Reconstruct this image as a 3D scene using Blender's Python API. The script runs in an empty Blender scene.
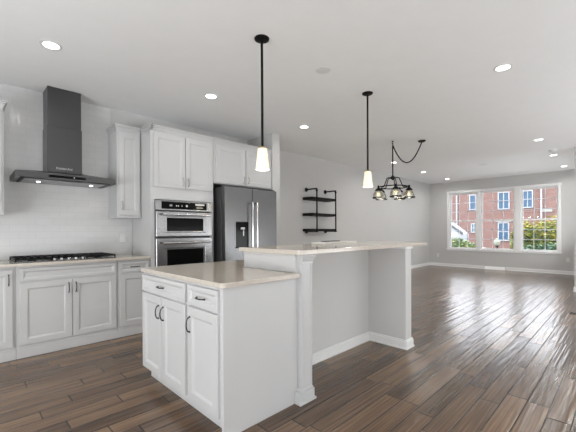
import bpy, bmesh, math, random
from mathutils import Vector, Matrix
random.seed(7)
S = bpy.context.scene
COL = S.collection
R = math.radians
H = 2.805

# ---------------------------------------------------------------- camera
cd = bpy.data.cameras.new('camera'); cam = bpy.data.objects.new('camera', cd); COL.objects.link(cam)
cd.sensor_width = 36; cd.lens = 333.413/576*36; cd.shift_y = (231.954-216)/576; cd.clip_start = .02; cd.clip_end = 300
yaw, pit, rol = R(44.526), R(-.189), R(.271)
fw = Vector((math.sin(yaw), math.cos(yaw), 0)); rt = Vector((math.cos(yaw), -math.sin(yaw), 0)); up = Vector((0, 0, 1))
f2 = fw*math.cos(pit)+up*math.sin(pit); u2 = up*math.cos(pit)-fw*math.sin(pit)
rr = rt*math.cos(rol)-u2*math.sin(rol); uu = u2*math.cos(rol)+rt*math.sin(rol)
M = Matrix((( rr.x, uu.x, -f2.x, 0), (rr.y, uu.y, -f2.y, -4.685), (rr.z, uu.z, -f2.z, 1.212), (0, 0, 0, 1)))
cam.matrix_world = M
S.camera = cam

# ---------------------------------------------------------------- light and exposure
w = bpy.data.worlds.new('sky'); S.world = w; w.use_nodes = True
nt = w.node_tree; bg = nt.nodes['Background']
tc = nt.nodes.new('ShaderNodeTexCoord'); sp = nt.nodes.new('ShaderNodeSeparateXYZ'); cr = nt.nodes.new('ShaderNodeValToRGB')
nt.links.new(tc.outputs['Generated'], sp.inputs[0]); nt.links.new(sp.outputs[2], cr.inputs[0])
cr.color_ramp.elements[0].position = 0.0; cr.color_ramp.elements[0].color = (.5, .52, .5, 1)
cr.color_ramp.elements[1].position = .6; cr.color_ramp.elements[1].color = (.86, .93, 1, 1)
e = cr.color_ramp.elements.new(.03); e.color = (1, 1, 1, 1)
nt.links.new(cr.outputs[0], bg.inputs[0]); bg.inputs[1].default_value = 5.0

def area(name, loc, rot, sx, sy, power, color=(1, 1, 1), shape='RECTANGLE', parent=None, spread=180):
    l = bpy.data.lights.new(name, 'AREA'); l.shape = shape; l.size = sx; l.size_y = sy; l.energy = power; l.color = color
    l.spread = R(spread)
    o = bpy.data.objects.new(name, l); COL.objects.link(o); o.location = loc; o.rotation_euler = rot
    if parent: o.parent = parent
    return o
# added cool fill lamps in front of the windowless rear and left walls
area('rear_fill_light', (1.2, -7.17, 1.15), (R(110), 0, 0), 4.6, 1.7, 88, (.945, .975, 1))
area('rear_fill_light', (6.0, -7.17, 1.15), (R(112), 0, 0), 3.8, 1.7, 85, (.945, .975, 1))
area('rear_low_fill_light', (6.0, -6.4, .4), (R(165), 0, 0), 3.8, 1.4, 34, (.945, .975, 1))  # added low lamp tilted up to brighten the ceiling; no patio exists
area('side_fill_light', (-2.97, -3.6, 1.15), (R(112), 0, R(-90)), 3.8, 1.7, 165, (.945, .975, 1))  # added fill from the left; the wall behind it is solid
area('side_low_fill_light', (-2.3, -3.6, .4), (R(165), 0, R(-90)), 3.8, 1.4, 35, (.945, .975, 1))  # added upward fill near the floor, without a modelled source
area('far_side_fill_light', (10.1, -3.94, 1.25), (R(118), 0, 0), 2.0, 1.5, 34, (.945, .975, 1))  # added lamp to lift the far ceiling and wall; no window here
DOWNLIGHT_NEAR, DOWNLIGHT_FAR, CHANDELIER_BULB = 1.8, 6.0, 2.0
S.view_settings.view_transform = 'Standard'; S.view_settings.look = 'None'
S.view_settings.gamma = 1; S.view_settings.use_curve_mapping = False
S.view_settings.exposure = 0.23
S.cycles.use_denoising = True
S.cycles.max_bounces = 12; S.cycles.diffuse_bounces = 6; S.cycles.glossy_bounces = 4
S.cycles.sample_clamp_indirect = 6

# ---------------------------------------------------------------- materials
def mat(name, col, rough=.5, metal=0, bump=None, emis=None, estr=0, trans=0, var=0, coat=0, spec=None, ior=None):
    m = bpy.data.materials.new(name); m.use_nodes = True
    nt = m.node_tree; b = nt.nodes['Principled BSDF']
    b.inputs['Base Color'].default_value = (*col, 1); b.inputs['Roughness'].default_value = rough
    b.inputs['Metallic'].default_value = metal; b.inputs['Transmission Weight'].default_value = trans
    b.inputs['Coat Weight'].default_value = coat
    if spec is not None: b.inputs['Specular IOR Level'].default_value = spec
    if ior: b.inputs['IOR'].default_value = ior
    if emis: b.inputs['Emission Color'].default_value = (*emis, 1); b.inputs['Emission Strength'].default_value = estr
    t = nt.nodes.new('ShaderNodeTexCoord')
    n = nt.nodes.new('ShaderNodeTexNoise'); n.inputs['Scale'].default_value = 6; n.inputs['Detail'].default_value = 3
    nt.links.new(t.outputs['Object'], n.inputs['Vector'])
    v = var or .02
    mx = nt.nodes.new('ShaderNodeMix'); mx.data_type = 'RGBA'
    mx.inputs[6].default_value = (*[c*(1-v) for c in col], 1); mx.inputs[7].default_value = (*[min(1, c*(1+v)) for c in col], 1)
    nt.links.new(n.outputs['Fac'], mx.inputs[0]); nt.links.new(mx.outputs[2], b.inputs['Base Color'])
    if bump:
        sc, st, vec = bump
        mp = nt.nodes.new('ShaderNodeMapping'); mp.inputs['Scale'].default_value = vec
        n2 = nt.nodes.new('ShaderNodeTexNoise'); n2.inputs['Scale'].default_value = sc; n2.inputs['Detail'].default_value = 2
        bp = nt.nodes.new('ShaderNodeBump'); bp.inputs['Strength'].default_value = st; bp.inputs['Distance'].default_value = .002
        nt.links.new(t.outputs['Object'], mp.inputs[0]); nt.links.new(mp.outputs[0], n2.inputs['Vector'])
        nt.links.new(n2.outputs['Fac'], bp.inputs['Height']); nt.links.new(bp.outputs[0], b.inputs['Normal'])
    return m

WHITE = mat('white_cabinet_paint', (.60, .60, .60), .38)
TRIM = mat('white_trim_paint', (.86, .86, .855), .4)
WALL = mat('light_grey_wall_paint', (.585, .58, .57), .85, bump=(60, .15, (1, 1, 1)))
CEIL = mat('ceiling_paint', (.90, .905, .905), .95, bump=(14, .25, (1, 1, 1)))
STEEL = mat('brushed_stainless_steel', (.21, .21, .212), .27, .95, bump=(40, .12, (1, 1, 40)))
STEELO = mat('oven_stainless_steel', (.36, .36, .365), .25, .95, bump=(40, .12, (1, 1, 40)))
STEELH = mat('polished_stainless_steel', (.75, .75, .76), .16, 1)
HOODM = mat('dark_stainless_steel', (.11, .11, .112), .32, .9, bump=(40, .1, (40, 1, 1)))
BLACKG = mat('black_glass', (.004, .004, .004), .1, spec=.15)
BLACK = mat('matte_black_metal', (.005, .005, .005), .5, 0, spec=.2)
DARK = mat('dark_grey_enamel', (.06, .06, .062), .45)
PULL = mat('dark_nickel', (.09, .085, .08), .25, .9)
NICKEL = mat('satin_nickel', (.42, .42, .42), .3, .9)
DWOOD = mat('black_stained_wood', (.012, .010, .008), .6, spec=.2, var=.3, bump=(20, .4, (1, 8, 8)))
LENS = mat('lit_lens', (1, 1, 1), .4, emis=(1, .98, .95), estr=6)
SHADE = mat('frosted_glass_shade', (.9, .85, .72), .35, emis=(1, .87, .58), estr=.38)
BULB = mat('warm_bulb_glass', (.8, .7, .45), .3, emis=(1, .85, .5), estr=.25)
PLASTIC = mat('white_plastic', (.76, .76, .75), .4)
PAPER = mat('white_paper', (.88, .88, .85), .7)
WHTXT = mat('pale_grey_marking', (.75, .75, .75), .5)
LIME = mat('pale_limestone', (.28, .27, .245), .8)
GROUND = mat('pale_concrete', (.25, .245, .235), .9)
BRASS = mat('brushed_gold_collar', (.55, .40, .22), .35, .6)

def quartz(name, c1, c2):
    m = mat(name, c1, .12); nt = m.node_tree; b = nt.nodes['Principled BSDF']
    t = nt.nodes.new('ShaderNodeTexCoord'); n = nt.nodes.new('ShaderNodeTexNoise'); n.inputs['Scale'].default_value = 45; n.inputs['Detail'].default_value = 6
    r = nt.nodes.new('ShaderNodeValToRGB'); r.color_ramp.elements[0].position = .35; r.color_ramp.elements[1].position = .7
    r.color_ramp.elements[0].color = (*c1, 1); r.color_ramp.elements[1].color = (*c2, 1)
    nt.links.new(t.outputs['Object'], n.inputs['Vector']); nt.links.new(n.outputs['Fac'], r.inputs[0]); nt.links.new(r.outputs[0], b.inputs['Base Color'])
    return m
QUARTZ = quartz('beige_quartz', (.565, .505, .435), (.625, .57, .505))

def thin_glass(name, tint=(1, 1, 1), refl=.06, rough=0.0):
    m = bpy.data.materials.new(name); m.use_nodes = True; nt = m.node_tree; nt.nodes.remove(nt.nodes['Principled BSDF'])
    o = nt.nodes['Material Output']; a = nt.nodes.new('ShaderNodeBsdfTransparent'); a.inputs[0].default_value = (*tint, 1)
    g = nt.nodes.new('ShaderNodeBsdfGlossy'); g.inputs['Roughness'].default_value = rough
    fr = nt.nodes.new('ShaderNodeFresnel'); fr.inputs[0].default_value = 1.4
    mul = nt.nodes.new('ShaderNodeMath'); mul.operation = 'MULTIPLY'; mul.inputs[1].default_value = refl/.04
    mx = nt.nodes.new('ShaderNodeMixShader')
    nt.links.new(fr.outputs[0], mul.inputs[0]); mul.use_clamp = True
    nt.links.new(mul.outputs[0], mx.inputs[0]); nt.links.new(a.outputs[0], mx.inputs[1]); nt.links.new(g.outputs[0], mx.inputs[2]); nt.links.new(mx.outputs[0], o.inputs[0])
    return m
GLASS = thin_glass('window_glass', (.97, .98, 1), .04)
SEEDED = thin_glass('seeded_shade_glass', (.93, .92, .86), .30, .25)

def brickmat(name, c1, c2, cm, bw, rh, mortar, plane, rough=.8, bump=.3, scale=1, coat=0, off=.5, bias=0):
    m = mat(name, c1, rough, coat=coat); nt = m.node_tree; b = nt.nodes['Principled BSDF']
    t = nt.nodes.new('ShaderNodeTexCoord'); s = nt.nodes.new('ShaderNodeSeparateXYZ'); c = nt.nodes.new('ShaderNodeCombineXYZ')
    br = nt.nodes.new('ShaderNodeTexBrick'); br.offset = off
    nt.links.new(t.outputs['Object'], s.inputs[0])
    nt.links.new(s.outputs['XYZ'.index(plane[0])], c.inputs[0]); nt.links.new(s.outputs['XYZ'.index(plane[1])], c.inputs[1])
    nt.links.new(c.outputs[0], br.inputs['Vector'])
    br.inputs['Color1'].default_value = (*c1, 1); br.inputs['Color2'].default_value = (*c2, 1); br.inputs['Mortar'].default_value = (*cm, 1)
    br.inputs['Scale'].default_value = scale; br.inputs['Brick Width'].default_value = bw; br.inputs['Row Height'].default_value = rh
    br.inputs['Mortar Size'].default_value = mortar; br.inputs['Mortar Smooth'].default_value = .3; br.inputs['Bias'].default_value = bias
    bp = nt.nodes.new('ShaderNodeBump'); bp.inputs['Strength'].default_value = bump; bp.inputs['Distance'].default_value = .003; bp.invert = True
    nt.links.new(br.outputs['Color'], b.inputs['Base Color']); nt.links.new(br.outputs['Fac'], bp.inputs['Height']); nt.links.new(bp.outputs[0], b.inputs['Normal'])
    return m
TILE = brickmat('white_subway_tile', (.68, .68, .68), (.70, .70, .70), (.60, .60, .595), .152, .076, .0016, 'XZ', .16, .2)
BRICK = brickmat('red_brick', (.165, .083, .068), (.205, .112, .092), (.19, .14, .125), .36, .12, .012, 'YZ', .9, .3)

def floor_material():
    m = bpy.data.materials.new('hand_scraped_walnut_planks'); m.use_nodes = True; nt = m.node_tree; b = nt.nodes['Principled BSDF']
    N = nt.nodes.new; L = nt.links.new
    t = N('ShaderNodeTexCoord'); s = N('ShaderNodeSeparateXYZ'); L(t.outputs['Object'], s.inputs[0])
    def math_(op, a, b_=None, c=None):
        n = N('ShaderNodeMath'); n.operation = op
        for i, v in enumerate((a, b_, c)):
            if v is None: continue
            if isinstance(v, (int, float)): n.inputs[i].default_value = v
            else: L(v, n.inputs[i])
        return n.outputs[0]
    W_, LEN = .127, .85
    ry = math_('DIVIDE', s.outputs[1], W_); row = math_('FLOOR', ry); fy = math_('FRACT', ry)
    wn = N('ShaderNodeTexWhiteNoise'); wn.noise_dimensions = '1D'; L(row, wn.inputs['W'])
    xs = math_('ADD', math_('DIVIDE', s.outputs[0], LEN), math_('MULTIPLY', wn.outputs['Value'], 7.0))
    ix = math_('FLOOR', xs); fx = math_('FRACT', xs)
    cv = N('ShaderNodeCombineXYZ'); L(row, cv.inputs[0]); L(ix, cv.inputs[1])
    w2 = N('ShaderNodeTexWhiteNoise'); w2.noise_dimensions = '2D'; L(cv.outputs[0], w2.inputs['Vector'])
    # distance to the seams in metres
    dy = math_('MULTIPLY', math_('MINIMUM', fy, math_('SUBTRACT', 1.0, fy)), W_)
    dx = math_('MULTIPLY', math_('MINIMUM', fx, math_('SUBTRACT', 1.0, fx)), LEN)
    d = math_('MINIMUM', dy, dx)
    seam = N('ShaderNodeMapRange'); L(d, seam.inputs[0]); seam.inputs[1].default_value = .0010; seam.inputs[2].default_value = .0045
    # grain
    off = N('ShaderNodeVectorMath'); off.operation = 'ADD'; L(t.outputs['Object'], off.inputs[0])
    sc3 = N('ShaderNodeVectorMath'); sc3.operation = 'SCALE'; L(w2.outputs['Color'], sc3.inputs[0]); sc3.inputs['Scale'].default_value = 9
    L(sc3.outputs[0], off.inputs[1])
    mp = N('ShaderNodeMapping'); mp.inputs['Scale'].default_value = (1.1, 55, 1); L(off.outputs[0], mp.inputs[0])
    g = N('ShaderNodeTexNoise'); g.inputs['Scale'].default_value = 1.6; g.inputs['Detail'].default_value = 4; g.inputs['Roughness'].default_value = .5; L(mp.outputs[0], g.inputs['Vector'])
    mb = N('ShaderNodeMapping'); mb.inputs['Scale'].default_value = (1.0, 4, 1); L(off.outputs[0], mb.inputs[0])
    g2 = N('ShaderNodeTexNoise'); g2.inputs['Scale'].default_value = 1.5; g2.inputs['Detail'].default_value = 3; L(mb.outputs[0], g2.inputs['Vector'])
    v = math_('ADD', math_('MULTIPLY', g.outputs['Fac'], .50), math_('ADD', math_('MULTIPLY', w2.outputs['Value'], .27), math_('MULTIPLY', g2.outputs['Fac'], .24)))
    r = N('ShaderNodeValToRGB'); L(v, r.inputs[0])
    r.color_ramp.elements[0].position = .33; r.color_ramp.elements[0].color = (.06, .036, .023, 1)
    r.color_ramp.elements[1].position = .80; r.color_ramp.elements[1].color = (.37, .235, .140, 1)
    el = r.color_ramp.elements.new(.56); el.color = (.172, .107, .066, 1)
    mx = N('ShaderNodeMix'); mx.data_type = 'RGBA'; L(seam.outputs[0], mx.inputs[0]); mx.inputs[6].default_value = (.006, .004, .003, 1); L(r.outputs[0], mx.inputs[7])
    L(mx.outputs[2], b.inputs['Base Color'])
    # hand-scraped undulation + bevelled seams
    mw = N('ShaderNodeMapping'); mw.inputs['Scale'].default_value = (2.0, 34, 1); L(off.outputs[0], mw.inputs[0])
    wv = N('ShaderNodeTexNoise'); wv.inputs['Scale'].default_value = 1.0; wv.inputs['Detail'].default_value = .6; L(mw.outputs[0], wv.inputs['Vector'])
    b1 = N('ShaderNodeBump'); b1.inputs['Strength'].default_value = 1; b1.inputs['Distance'].default_value = .0030; L(wv.outputs['Fac'], b1.inputs['Height'])
    mf = N('ShaderNodeMapping'); mf.inputs['Scale'].default_value = (3.0, 85, 1); L(off.outputs[0], mf.inputs[0])
    wf = N('ShaderNodeTexNoise'); wf.inputs['Scale'].default_value = 1.0; wf.inputs['Detail'].default_value = 0; L(mf.outputs[0], wf.inputs['Vector'])
    b0 = N('ShaderNodeBump'); b0.inputs['Strength'].default_value = 1; b0.inputs['Distance'].default_value = .0009; L(wf.outputs['Fac'], b0.inputs['Height']); L(b0.outputs[0], b1.inputs['Normal'])
    b2 = N('ShaderNodeBump'); b2.inputs['Strength'].default_value = .8; b2.inputs['Distance'].default_value = .002; L(seam.outputs[0], b2.inputs['Height']); L(b1.outputs[0], b2.inputs['Normal'])
    L(b2.outputs[0], b.inputs['Normal'])
    b.inputs['Roughness'].default_value = .22; b.inputs['Specular IOR Level'].default_value = .35
    b.inputs['Coat Weight'].default_value = .25; b.inputs['Coat Roughness'].default_value = .15
    L(b2.outputs[0], b.inputs['Coat Normal'])
    return m
FLOOR = floor_material()

# ---------------------------------------------------------------- mesh helpers
class MB:
    def __init__(s): s.bm = bmesh.new()
    def box(s, x0, x1, y0, y1, z0, z1, bev=.0015, rot=None, piv=None, seg=1):
        g = bmesh.ops.create_cube(s.bm, size=1)
        vs = g['verts']
        for v in vs:
            v.co = Vector(((x0+x1)/2+v.co.x*(x1-x0), (y0+y1)/2+v.co.y*(y1-y0), (z0+z1)/2+v.co.z*(z1-z0)))
        bev = min(bev, .3*min(abs(x1-x0), abs(y1-y0), abs(z1-z0)))
        if bev > 0:
            es = list({e for v in vs for e in v.link_edges})
            r = bmesh.ops.bevel(s.bm, geom=es, offset=bev, segments=seg, affect='EDGES', profile=.5)
            vs = list({v for f in r['faces'] for v in f.verts} | {v for v in vs if v.is_valid})
        if rot is not None:
            p = Vector(piv) if piv else Vector(((x0+x1)/2, (y0+y1)/2, (z0+z1)/2))
            for v in vs: v.co = p + rot @ (v.co-p)
        return s
    def quadmesh(s, rings, closed=True, cap0=True, cap1=True):
        V = [[s.bm.verts.new(p) for p in r] for r in rings]
        n = len(V[0])
        for a, b in zip(V, V[1:]):
            for i in range(n if closed else n-1):
                j = (i+1) % n
                s.bm.faces.new((a[i], a[j], b[j], b[i]))
        if cap0: s.bm.faces.new(V[0][::-1])
        if cap1: s.bm.faces.new(V[-1])
        return s
    def lathe(s, c, prof, n=24, axis='Z', cap0=True, cap1=True, ph=0):
        rings = []
        for r, h in prof:
            ring = []
            for i in range(n):
                a = 2*math.pi*i/n+ph; p = (r*math.cos(a), r*math.sin(a), h)
                if axis == 'Y': p = (p[0], p[2], -p[1])
                if axis == 'X': p = (p[2], p[0], p[1])
                ring.append(Vector(c)+Vector(p))
            rings.append(ring)
        return s.quadmesh(rings, True, cap0, cap1)
    def tube(s, pts, r, n=8, closed=False):
        pts = [Vector(p) for p in pts]; rings = []
        m = len(pts); ref = None
        for i, p in enumerate(pts):
            if closed: t = pts[(i+1) % m]-pts[i-1]
            else: t = pts[min(i+1, m-1)]-pts[max(i-1, 0)]
            t.normalize()
            if ref is None: ref = Vector((0, 0, 1)) if abs(t.z) < .9 else Vector((1, 0, 0))
            a = t.cross(ref).normalized(); b = a.cross(t).normalized(); ref = b
            rad = r[i] if isinstance(r, (list, tuple)) else r
            rings.append([p+a*rad*math.cos(2*math.pi*k/n)+b*rad*math.sin(2*math.pi*k/n) for k in range(n)])
        if closed: rings.append(rings[0]); 
        if closed:
            V = [[s.bm.verts.new(q) for q in rg] for rg in rings[:-1]]
            for i in range(m):
                a, b = V[i], V[(i+1) % m]
                for k in range(n): s.bm.faces.new((a[k], a[(k+1) % n], b[(k+1) % n], b[k]))
            return s
        return s.quadmesh(rings)
    def build(s, name, m, parent=None, smooth=False, loc=None):
        bm = s.bm
        bmesh.ops.recalc_face_normals(bm, faces=bm.faces[:])
        me = bpy.data.meshes.new(name)
        base = Vector(loc) if loc is not None else Vector((0, 0, 0))
        q = parent
        while q is not None: base = base+q.location; q = q.parent
        for v in bm.verts: v.co -= base
        bm.to_mesh(me); bm.free()
        for mm in (m if isinstance(m, list) else [m]): me.materials.append(mm)
        if smooth:
            for p in me.polygons: p.use_smooth = True
            me.set_sharp_from_angle(angle=R(38))
        o = bpy.data.objects.new(name, me); COL.objects.link(o)
        if loc is not None: o.location = loc
        if parent is not None: o.parent = parent
        return o
def B(x0, x1, y0, y1, z0, z1, **k): return MB().box(x0, x1, y0, y1, z0, z1, **k)
def thing(name, label, cat, loc, group=None):
    o = bpy.data.objects.new(name, None); COL.objects.link(o); o.location = loc; o.empty_display_size = .1
    tag(o, label, cat, group); return o
def tag(o, label, cat, group=None):
    o['label'] = label; o['category'] = cat
    if group: o['group'] = group
    return o
def struct(o): o['kind'] = 'structure'; return o
def copy_tree(o, parent=None):
    c = o.copy(); COL.objects.link(c); c.parent = parent
    for ch in list(o.children): copy_tree(ch, c)
    return c

def wall_with_holes(mb, axis, t0, t1, a0, a1, z0, z1, holes):
    """a wall slab with rectangular openings, axis = constant axis"""
    As = sorted({a0, a1, *[h[0] for h in holes], *[h[1] for h in holes]}); Zs = sorted({z0, z1, *[h[2] for h in holes], *[h[3] for h in holes]})
    for i in range(len(As)-1):
        for j in range(len(Zs)-1):
            ca, cz = (As[i]+As[i+1])/2, (Zs[j]+Zs[j+1])/2
            if any(h[0] < ca < h[1] and h[2] < cz < h[3] for h in holes): continue
            if axis == 'X': mb.box(t0, t1, As[i], As[i+1], Zs[j], Zs[j+1], bev=0)
            else: mb.box(As[i], As[i+1], t0, t1, Zs[j], Zs[j+1], bev=0)
    bmesh.ops.remove_doubles(mb.bm, verts=mb.bm.verts[:], dist=1e-5)
    return mb

# ---------------------------------------------------------------- the room
XF = 11.60
struct(B(-3.0, XF+.15, -7.2, .10, -.12, 0, bev=0).build('floor', FLOOR))
struct(B(-3.15, XF+.15, -7.35, .25, H, H+.12, bev=0).build('ceiling', CEIL))
# left wall (kitchen and shelf side); the shelf part lies a little deeper
kb = MB().box(-3.0, 3.74, .0, .25, 0, H, bev=0); kb.box(3.74, XF+.15, .10, .25, 0, H, bev=0)
struct(kb.build('wall_left', WALL))
wins = [(-1.365, -.540, .60, 2.415), (-2.375, -1.465, .60, 2.415), (-3.380, -2.520, .60, 2.415)]
struct(wall_with_holes(MB(), 'X', XF, XF+.15, -3.97, .10, 0, H, wins).build('wall_far', WALL))
rw = MB().box(8.5, XF+.15, -4.12, -3.97, 0, H, bev=0); rw.box(8.5, 8.65, -7.2, -4.12, 0, H, bev=0)
struct(rw.build('wall_right', WALL))
struct(wall_with_holes(MB(), 'Y', -7.35, -7.2, -3.15, 8.65, 0, H, []).build('wall_rear', WALL))
struct(wall_with_holes(MB(), 'X', -3.15, -3.0, -7.2, .0, 0, H, []).build('wall_side', WALL))
# stub wall that ends the cabinet run beside the refrigerator
struct(B(3.615, 3.78, -.66, -.001, 0, H, bev=.002).build('wall_stub', WALL))
# tile
tl = MB(); tl.box(-3.0, 1.39, -.008, -.0005, .914, H-.001, bev=0); tl.box(1.39, 1.652, -.008, -.0005, .914, 1.392, bev=0)
struct(tl.build('trim_1', TILE))

def baseboard(name, segs):
    m = MB()
    for x0, x1, y0, y1, ax, sgn in segs:
        if ax == 'Y':   # runs along X, thickness in Y from y0 towards sgn
            m.box(x0, x1, min(y0, y0+sgn*.016), max(y0, y0+sgn*.016), 0, .082, bev=.001); m.box(x0, x1, min(y0, y0+sgn*.011), max(y0, y0+sgn*.011), .082, .10, bev=.004)
            m.box(x0, x1, min(y0, y0+sgn*.026), max(y0, y0+sgn*.026), 0, .018, bev=.005)
        else:
            m.box(min(x0, x0+sgn*.016), max(x0, x0+sgn*.016), y0, y1, 0, .082, bev=.001); m.box(min(x0, x0+sgn*.011), max(x0, x0+sgn*.011), y0, y1, .082, .10, bev=.004)
            m.box(min(x0, x0+sgn*.026), max(x0, x0+sgn*.026), y0, y1, 0, .018, bev=.005)
    return m.build(name, TRIM)
struct(baseboard('baseboard_left', [(3.80, XF, .10, .10, 'Y', -1)]))
struct(baseboard('baseboard_far', [(XF, XF, -1.60, .07, 'X', -1), (XF, XF, -3.96, -2.14, 'X', -1)]))
struct(baseboard('baseboard_right', [(8.5, 8.5, -7.17, -3.97, 'X', -1), (8.5, XF-.03, -3.97, -3.97, 'Y', 1)]))
struct(baseboard('baseboard_rear', [(-2.97, 8.47, -7.2, -7.2, 'Y', 1)]))

# windows: one root per window
def window(i, y0, y1, z0=.60, z1=2.415):
    o = bpy.data.objects.new('window_%d' % i, None); COL.objects.link(o); o.location = (XF, (y0+y1)/2, z0); struct(o)
    j = MB()  # jamb lining
    j.box(XF, XF+.15, y0, y0+.012, z0, z1, bev=0); j.box(XF, XF+.15, y1-.012, y1, z0, z1, bev=0)
    j.box(XF, XF+.15, y0+.012, y1-.012, z1-.012, z1, bev=0); j.box(XF, XF+.15, y0+.012, y1-.012, z0, z0+.012, bev=0)
    j.build('window_frame', TRIM, o)
    zm = 1.505
    for (a, b, x) in ((zm-.02, z1-.012, XF+.085), (z0+.012, zm+.02, XF+.045)):
        ya, yb = y0+.012, y1-.012; st = .036
        s = MB(); s.box(x, x+.035, ya, ya+st, a, b, bev=.002); s.box(x, x+.035, yb-st, yb, a, b, bev=.002)
        s.box(x, x+.035, ya+st, yb-st, b-.036, b, bev=.002); s.box(x, x+.035, ya+st, yb-st, a, a+.036, bev=.002)
        sh = s.build('window_sash', TRIM, o)
        g = MB(); ga, gb, gc, gd = ya+st-.004, yb-st+.004, a+.032, b-.032
        g.box(x+.014, x+.018, ga, gb, gc, gd, bev=0); g.build('glass_pane', GLASS, sh)
        m = MB()
        for k in (1, 2):
            yy = ga+(gb-ga)*k/3; m.box(x+.019, x+.027, yy-.008, yy+.008, gc, gd, bev=0)
            zz = gc+(gd-gc)*k/3; m.box(x+.0195, x+.0265, ga, gb, zz-.008, zz+.008, bev=0)
        m.build('muntin_grille', TRIM, sh)
    MB().box(XF+.03, XF+.046, (y0+y1)/2-.03, (y0+y1)/2+.03, zm+.02, zm+.032, bev=.003).build('sash_lock', PLASTIC, o)
for i, (a, b, c, d) in enumerate(wins): window(i+1, a, b)
# casing round the three windows: head, sill, outer legs and mullion boards
c = MB(); x0, x1 = XF-.022, XF
c.box(x0, x1, -.540, -.478, .60, 2.415); c.box(x0, x1, -3.440, -3.380, .60, 2.415)
c.box(x0, x1, -1.465, -1.365, .60, 2.415); c.box(x0, x1, -2.520, -2.375, .60, 2.415)
c.box(x0-.004, x1, -3.450, -.468, 2.415, 2.485, bev=.003); c.box(x0-.012, x1, -3.465, -.453, .568, .60, bev=.003)
c.box(x0, x1, -3.440, -.478, .535, .568)
struct(c.build('trim_2', TRIM))

# ---------------------------------------------------------------- cabinet parts
def panel_front(name, parent, P, u, n, w_, h_, fr=.055, m=WHITE, th=.019):
    """raised-frame door or drawer front; P lower-left corner on the carcass, u along the width, n outward"""
    P, u, n = Vector(P), Vector(u), Vector(n)
    def ring(ins, c): return [P+u*a+Vector((0, 0, b))+n*c for a, b in ((ins, ins), (w_-ins, ins), (w_-ins, h_-ins), (ins, h_-ins))]
    prof = [(0, .0005), (0, th-.003), (.003, th), (fr, th), (fr+.003, th-.003), (fr+.007, th-.004), (fr+.014, th-.010), (fr+.016, th-.011)]
    mb = MB(); mb.quadmesh([ring(a, b) for a, b in prof])
    return mb.build(name, m, parent)
def pull(parent, C, d, n, L=.10, m=PULL):
    """arched bar pull centred at C, along d, standing off along n"""
    C, d, n = Vector(C), Vector(d), Vector(n)
    pts = []
    for k in range(13):
        t = k/12; s = (t-.5)*L
        hgt = .026*min(1, math.sin(math.pi*min(max(t, .0), 1))**.35 if 0 < t < 1 else 0)
        pts.append(C+d*s+n*(.001+hgt))
    mb = MB(); mb.tube(pts, [.0065 if k in (0, 12) else .0045 for k in range(13)], 8)
    return mb.build('handle', m, parent, True)
def crown(mb, x0, x1, y0, y1, z0, sides, yl=None):
    """stepped crown moulding; sides = which of left,right,front flare"""
    steps = [(0, .018, .005), (.018, .04, .011), (.04, .056, .021), (.056, .073, .032)]
    for a, b, e in steps:
        mb.box(x0-(e if 'l' in sides and yl is None else 0), x1+(e if 'r' in sides else 0), y0-e, y1, z0+a, z0+b, bev=.003)
        if yl is not None: mb.box(x0-e, x0+.03, y0-e, yl, z0+a+.0004, z0+b-.0004, bev=.003)
def carcass(mb, x0, x1, y0, y1, z0, z1): mb.box(x0, x1, y0, y1, z0, z1, bev=.001)

# --- wall cabinets
uF = (1, 0, 0); nF = (0, -1, 0)
def wall_cab(x0, x1, label, doors, hand, sides):
    t = thing('wall_cabinet', label, 'cabinet', ((x0+x1)/2, -.165, 1.397), None)
    m = MB(); carcass(m, x0, x1, -.33, -.009, 1.397, 2.45); m.build('body', WHITE, t)
    k = MB(); crown(k, x0, x1, -.33, -.009, 2.4505, sides); k.build('crown_moulding', WHITE, t)
    k = MB(); k.box(x0-.006, x1, -.338, -.01, 1.383, 1.3965, bev=.002); k.build('light_rail', WHITE, t)
    for (a, b) in doors:
        d = panel_front('door', t, (a, -.33, 1.42), uF, nF, b-a, 1.005)
        pull(d, (a+.035 if hand == 'l' else b-.035, -.349, 1.535), (0, 0, 1), nF, m=NICKEL)
    return t
wall_cab(1.366, 1.648, 'narrow white wall cabinet between the range hood and the tall oven cabinet', [(1.384, 1.632)], 'l', 'l')
wall_cab(-.55, .314, 'white wall cabinet left of the range hood, cut by the frame', [(-.53, -.13), (-.12, .296)], 'r', 'r')

# --- base run
def base_cab(x0, x1, label, doors, drawers, hands):
    t = thing('base_cabinet', label, 'cabinet', ((x0+x1)/2, -.3, 0))
    m = MB(); carcass(m, x0, x1, -.60, -.01, .0, .882); m.build('body', WHITE, t)
    m = MB(); m.box(x0, x1, -.612, -.6003, 0.0, .088, bev=.002); m.box(x0, x1, -.607, -.6003, .088, .104, bev=.003); m.build('base_moulding', WHITE, t)
    for (a, b), h in zip(doors, hands):
        d = panel_front('door', t, (a, -.60, .122), uF, nF, b-a, .600 if drawers else .735)
        if h: pull(d, (b-.03 if h == 'r' else a+.03, -.619, .635 if drawers else .76), (0, 0, 1), nF)
    for (a, b, hh) in drawers:
        d = panel_front('drawer', t, (a, -.60, .738), uF, nF, b-a, .122, fr=.026)
        if hh: pull(d, ((a+b)/2, -.619, .80), (1, 0, 0), nF)
    return t
base_cab(-.55, .372, 'leftmost white base cabinet, cut by the frame, with one vertical door handle', [(-.53, -.12), (-.11, .352)], [], [None, 'r'])
base_cab(.374, 1.278, 'wide white base cabinet with two doors under the gas cooktop', [(.405, .831), (.837, 1.262)], [(.405, 1.262, False)], ['r', 'l'])
base_cab(1.28, 1.651, 'narrow white base cabinet with a drawer between the cooktop cabinet and the tall oven cabinet', [(1.302, 1.636)], [(1.302, 1.636, True)], [None])
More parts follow.
